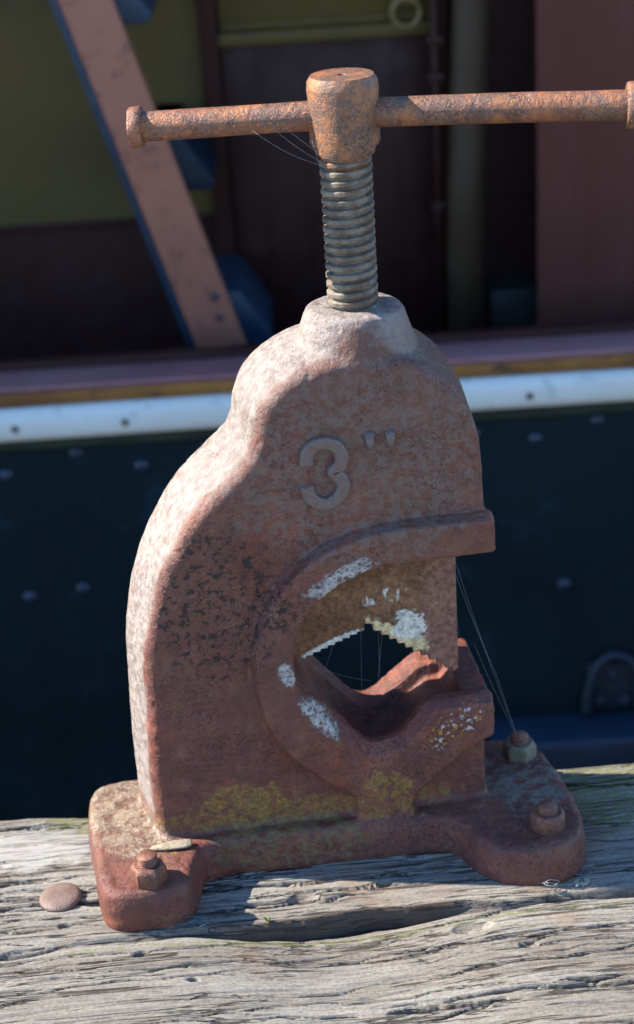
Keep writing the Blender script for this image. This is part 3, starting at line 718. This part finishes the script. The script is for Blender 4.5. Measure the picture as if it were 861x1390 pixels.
for xs in (37.6, 51.6):
    q = np.array([(xs + .6, 328.5), (xs + .9, 322), (xs + 1.2, 317)]) * mm
    stroke('inch_mark', q, [.0034, .0029, .0020], .0015, -.0032, vise)

# screw with square-ish right-hand thread
def build_screw():
    cx, cy, pitch, z0, z1 = .0388, .043, .00628, .392, .5065
    seg, step = 72, .00045; zs = np.arange(z0, z1, step); th = np.linspace(0, 2 * pi, seg, endpoint=False)
    Zg, T = np.meshgrid(zs, th, indexing='ij')
    ph = ((Zg / pitch) - T / (2 * pi)) % 1.0
    tri = np.abs(ph - .5) * 2                                     # 0 crest .. 1 root
    prof = 1 / (1 + np.exp((tri - .64) * 26))
    r = .0140 + .0032 * prof + .00018 * fbm(T * 6, Zg * 260, o=3, seed=2)
    r *= np.clip((z1 - Zg) / .0015, .80, 1)
    v = np.stack([cx + r * np.cos(T), cy + r * np.sin(T), Zg], -1).reshape(-1, 3)
    idx = np.arange(len(v)).reshape(len(zs), seg); nx = np.roll(idx, -1, 1)
    q = np.stack([idx[:-1], nx[:-1], nx[1:], idx[1:]], -1).reshape(-1, 4)
    return link_mesh('screw', v, q, M_screw, vise)
screw = build_screw()
bm = bmesh.new(); lathe(bm, [(.0150, .500), (.0158, .5025), (.0160, .514), (.0155, .517)], .0388, .043, 40)
from_bm('neck', bm, M_orange, screw)

# hub (head of the screw): tapered front body with a fuller collar behind
def build_hub():
    bm = bmesh.new(); cx, cy = .0390, .043
    lathe(bm, [(.0004, .5565), (.0022, .5570), (.0030, .5590), (.0205, .5590), (.0228, .5553), (.0232, .5500), (.0222, .538), (.0207, .522), (.0197, .511), (.0188, .5085), (.014, .5080)], cx, cy - .0015, 56)
    lathe(bm, [(.0200, .549), (.0222, .547), (.0226, .540), (.0228, .530), (.0231, .5150), (.0222, .5132), (.018, .5130)], cx + .0008, cy + .0042, 56)
    o = from_bm('hub', bm, M_orange, vise); return sharp(o, 40)
hub = build_hub()

# tommy bar handle with upset ends
ang = radians(-12)
bd = Vector((cos(ang), sin(ang), 0)); bc = Vector((.0390, .043, .5335))
def bar_pt(s):                                                     # slight bend, left side droops
    return bc + bd * s + Vector((0, 0, -.0028 * (s < 0) * (abs(s) / .14) - .0030 * (s / .19 if s > 0 else 0) ** 2))
bm = bmesh.new()
ss = np.linspace(-.1325, .1825, 110)
rr = [.0096 + .00022 * float(fbm(np.array([s * 40]), np.array([.3]), o=3, seed=4)[0]) for s in ss]
tube(bm, [bar_pt(s) for s in ss], rr, 32)
bar = from_bm('handle_bar', bm, M_orange, vise)
def end_cap(s, d, r, h):
    bm = bmesh.new(); lathe(bm, [(.009, 0), (r * .95, .0002), (r, .0010), (r * 1.01, .004), (r, h * .82), (r * .95, h * .97), (r * .5, h), (.0004, h * .99)], 0, 0, 36)
    tdir = (bar_pt(s) - bar_pt(s - .01 * d)).normalized()
    mt = tdir.to_track_quat('Z', 'Y').to_matrix().to_4x4(); mt.translation = bar_pt(s) - tdir * .001
    bmesh.ops.transform(bm, matrix=mt, verts=bm.verts[:])
    for v in bm.verts:
        n_ = float(fbm(np.array([v.co.x * 160]), np.array([v.co.y * 160]), np.array([v.co.z * 160]), 2, 3)[0]); v.co += (v.co - bar_pt(s)).normalized() * n_ * .0005
    return sharp(from_bm('end_cap', bm, M_orange, bar), 50)
end_cap(-.1315, -1, .0135, .0088); end_cap(.181, 1, .0148, .0105)

# sliding jaw with stepped teeth
def build_jaw():
    apex_l, apex_r = (29.6, 173.4), (36.3, 172.3)
    L0, R0_ = (-13.5, 157.0), (92.6, 130.6)
    pts = [(97.0, 240), (96.4, 134.0), (92.6, 130.6)]
    n = 10                                                        # right flank teeth, from the prong up to the apex
    for k in range(n):
        a = np.array(R0_) + (np.array(apex_r) - np.array(R0_)) * (k + 1) / n; b = np.array(R0_) + (np.array(apex_r) - np.array(R0_)) * k / n
        pts += [(a[0], b[1] + .6), (a[0] - .1, a[1] + .2)] if False else [(b[0] - .4, a[1] - .2), (a[0], a[1])]
    pts += [(36.3, 178.2), (29.7, 179.0), apex_l]
    m = 8
    for k in range(m):
        a = np.array(apex_l) + (np.array(L0) - np.array(apex_l)) * (k + 1) / m; b = np.array(apex_l) + (np.array(L0) - np.array(apex_l)) * k / m
        pts += [(a[0] + .3, b[1] - .1), (a[0], a[1])]
    pts += [(-30, 155), (-30, 240)]
    P = np.array(pts) * mm
    bm = bmesh.new(); Y0, Y1 = .010, .074
    rows = []
    for y, o in ((Y0, -.0006), (Y0 + .0007, 0), (Y1, 0)):
        n2 = normals2(P, 1); rows.append([bm.verts.new((p[0] + q[0] * o, y, p[1] + q[1] * o)) for p, q in zip(P, n2)])
    for A, B in zip(rows, rows[1:]):
        for i in range(len(A)): j = (i + 1) % len(A); bm.faces.new((A[i], A[j], B[j], B[i]))
    
    for Lp in (rows[0], rows[-1]):
        for tr in tessellate_polygon([[v.co for v in Lp]]): bm.faces.new([Lp[i] for i in tr])
    return from_bm('sliding_jaw', bm, M_jaw, vise, smooth=False)
jaw = build_jaw()

# anchor nuts on their studs
def nut(x, y, z, af, h, rot, mat, mat2, worn=0., studh=.008, studr=.0072):
    bm = bmesh.new(); R = af / 2 / cos(pi / 6); seg = 48; rows = []
    for lev, k, rd in ((0, .97, 0), (.0008, 1.0, 0), (h - .0032, 1.0, 0), (h - .0012, .95, .6), (h, .86, 1), (h, .5, 1)):
        row = []
        for i in range(seg):
            a = 2 * pi * i / seg; m_ = ((a + pi / 6) % (pi / 3)) - pi / 6
            rh = (af / 2) / cos(m_); rh = rh * (1 - worn) + (R * .94) * worn
            rh = rh * (1 - rd) + min(rh, af / 2 * 1.02) * rd
            n_ = float(fbm(np.array([cos(a) * 3 + x * 99]), np.array([sin(a) * 3]), np.array([lev * 400]), 2, 5)[0])
            rad = rh * k * (1 + .02 * n_ + worn * .03 * n_)
            row.append(bm.verts.new((rad * cos(a + rot), rad * sin(a + rot), lev)))
        rows.append(row)
    for A, B in zip(rows, rows[1:]):
        for i in range(seg): j = (i + 1) % seg; bm.faces.new((A[i], A[j], B[j], B[i]))
    bm.faces.new(rows[-1]); bm.faces.new(rows[0][::-1])
    o = from_bm('nut', bm, mat, vise); o.location = (x, y, z); sharp(o, 28)
    seg2 = 28; zs = np.arange(h - .002, h + studh, .00035); bm = bmesh.new(); rows = []
    for k, zz in enumerate(zs):
        row = []
        for i in range(seg2):
            a = 2 * pi * i / seg2; ph = abs(((zz / .0021 - a / (2 * pi)) % 1) - .5) * 2
            r_ = studr - .0008 * ph; e = (h + studh - zz); r_ -= max(0, .0012 - e) * .8
            row.append(bm.verts.new((r_ * cos(a), r_ * sin(a), zz)))
        rows.append(row)
    for A, B in zip(rows, rows[1:]):
        for i in range(seg2): j = (i + 1) % seg2; bm.faces.new((A[i], A[j], B[j], B[i]))
    bm.faces.new(rows[-1])
    st = from_bm('stud', bm, mat2, o)
    return o
nut(-.141, -.047, .0275, .0225, .0145, .35, M_nut, M_nut)
nut(.1500, .0475, .0275, .0225, .0135, .15, M_nutgrey, M_nut, studh=.0062)
nut(.1465, -.048, .0275, .0235, .0135, .5, M_nut, M_nut, worn=.75, studh=.006)

# ================================================================== SMALL THINGS
# domed spike head driven into the beam
M_spike = mat_paint('dull_rusty_spike', (.15, .105, .085), (.20, .15, .125), .5, 90, (.20, .075, .04), .7, .4, lo=.5, hi=.6)
sp = dome('spike_head', M_spike, None, (0, 0, 0), .0155, .0040, axis='Z', seg=40)
sp.location = (-.2063, -.0142, -.0005); sp.rotation_euler = (.06, -.05, 0)
tag(sp, 'round domed rusty spike head driven into the beam left of the vise', 'spike')
# flat flake of scale lying on the left foot
bm = bmesh.new()
fp = [(-15, -3.0), (-3, -4.6), (12, -4.2), (15.5, -2.2), (15.0, 3.8), (4, 4.4), (-6, 2.6), (-13, .8)]
loft(bm, np.array(resample(fp + [fp[0]], 1.2))[:-1] * mm, [(0, 0, 0), (.0012, .0002, 0), (.0017, -.0006, 0)], 'Z')
tf = NT('cream_scale'); M_flake = tf.out(tf.mix(tf.ramp(tf.noise(300, 4, .6), .4, .6), (.25, .20, .135), (.36, .30, .215)), .85, 0, tf.bump(tf.noise(400, 4, .6), .0005, .7), .2)
fl = from_bm('scale_flake', bm, M_flake); fl.location = (-.1235, -.0125, .0300); fl.rotation_euler = (.10, -.03, -.08)
tag(fl, 'flat cream flake of scale lying on the left foot behind the nut', 'flake')
# cobwebs
tw = NT('spider_silk'); M_silk = tw.out((.55, .56, .58), .4, 0, None, .5)
def web(name, strands, label, rad=.00005):
    bm = bmesh.new()
    for a, b, sag in strands:
        a, b = Vector(a), Vector(b); pts = [a.lerp(b, t) + Vector((0, 0, -sag * 4 * t * (1 - t))) for t in np.linspace(0, 1, 9)]
        tube(bm, pts, rad, 5)
    return tag(from_bm(name, bm, M_silk), label, 'cobweb')
web('cobweb', [((.0985, .03, .218), (.1480, .046, .046), .004), ((.1005, .03, .200), (.1290, .03, .112), .003), ((.0985, .026, .178), (.1020, .03, .148), .0), ((.1290, .03, .112), (.1480, .046, .046), .0), ((.117, .05, .13), (.1465, .046, .05), .003)],
    'fine cobweb strands hanging from the jaw to the back right nut')
web('cobweb', [((-.008, .044, .5290), (.0225, .035, .505), .0015), ((-.020, .045, .5275), (.0225, .036, .503), .003), ((.0, .043, .5285), (.024, .033, .508), .0), ((.0165, .036, .520), (.0225, .034, .494), .0)],
    'fine cobweb strands under the handle beside the screw neck')
web('cobweb', [((.019, .05, .163), (.004, .055, .117), 0), ((.0335, .05, .172), (.032, .058, .091), 0), ((.046, .05, .161), (.046, .056, .097), 0), ((.050, .05, .158), (.043, .056, .094), 0), ((-.005, .05, .128), (.040, .056, .105), .002)],
    'fine cobweb strands stretched across the jaw opening', .00005)
# grass tuft in the split, and scraps of lint by the feet
tg_ = NT('dry_grass_blade'); M_grass = tg_.out((.16, .19, .05), .6, 0, None, .3)
bm = bmesh.new()
for k in range(7):
    a = random.uniform(0, 2 * pi); L = random.uniform(.005, .011); lean = random.uniform(.2, .9)
    pts = [Vector((cos(a) * lean * L * t * t + random.uniform(-.001, .001) * t, sin(a) * lean * L * t * t, L * t)) for t in np.linspace(0, 1, 5)]
    tube(bm, pts, [.0007, .0007, .0006, .0004, .0001], 5)
gr = from_bm('grass_tuft', bm, M_grass); gr.location = (-.062, -.074, -.004)
tag(gr, 'tiny tuft of green grass sprouting from the split in the beam', 'grass')
tl = NT('grey_lint'); M_lint = tl.out((.32, .34, .33), .8, 0, None, .2)
def lint(loc, label, n, R_, blue=False):
    bm = bmesh.new()
    for k in range(n):
        a0 = random.uniform(0, 6.28); r_ = R_ * random.uniform(.5, 1)
        c = Vector((random.uniform(-R_, R_) * .8, random.uniform(-R_, R_) * .35, random.uniform(0, R_ * .4)))
        pts = [c + Vector((r_ * cos(a0 + t * 3.6), r_ * .5 * sin(a0 + t * 3.6), .0012 + r_ * .45 * abs(sin(t * 2.2 + k)))) for t in np.linspace(0, 1, 14)]
        tube(bm, pts, .00026, 5)
    o = from_bm('lint_scrap', bm, mat_paint('blue_lint', (.05, .12, .14), (.08, .17, .19), .7, 80) if blue else M_lint); o.location = loc
    return tag(o, label, 'lint')
lint((.139, -.082, -.001), 'curl of pale lint at the front of the right foot', 3, .006)
lint((-.115, -.066, -.002), 'scrap of bluish lint at the front of the left foot', 9, .007, True)
bm = bmesh.new()
for k in range(16):
    bmesh.ops.create_icosphere(bm, subdivisions=2, radius=random.uniform(.0010, .0022), matrix=Matrix.Translation((random.uniform(-.005, .005), random.uniform(-.002, .002), random.uniform(0, .002))))
lc = from_bm('lichen_clump', bm, mat_paint('pale_lichen', (.17, .20, .17), (.26, .28, .24), .9, 200)); lc.location = (.163, -.0815, -.001)
tag(lc, 'small pale lichen clump on the beam beside the right foot', 'lichen')
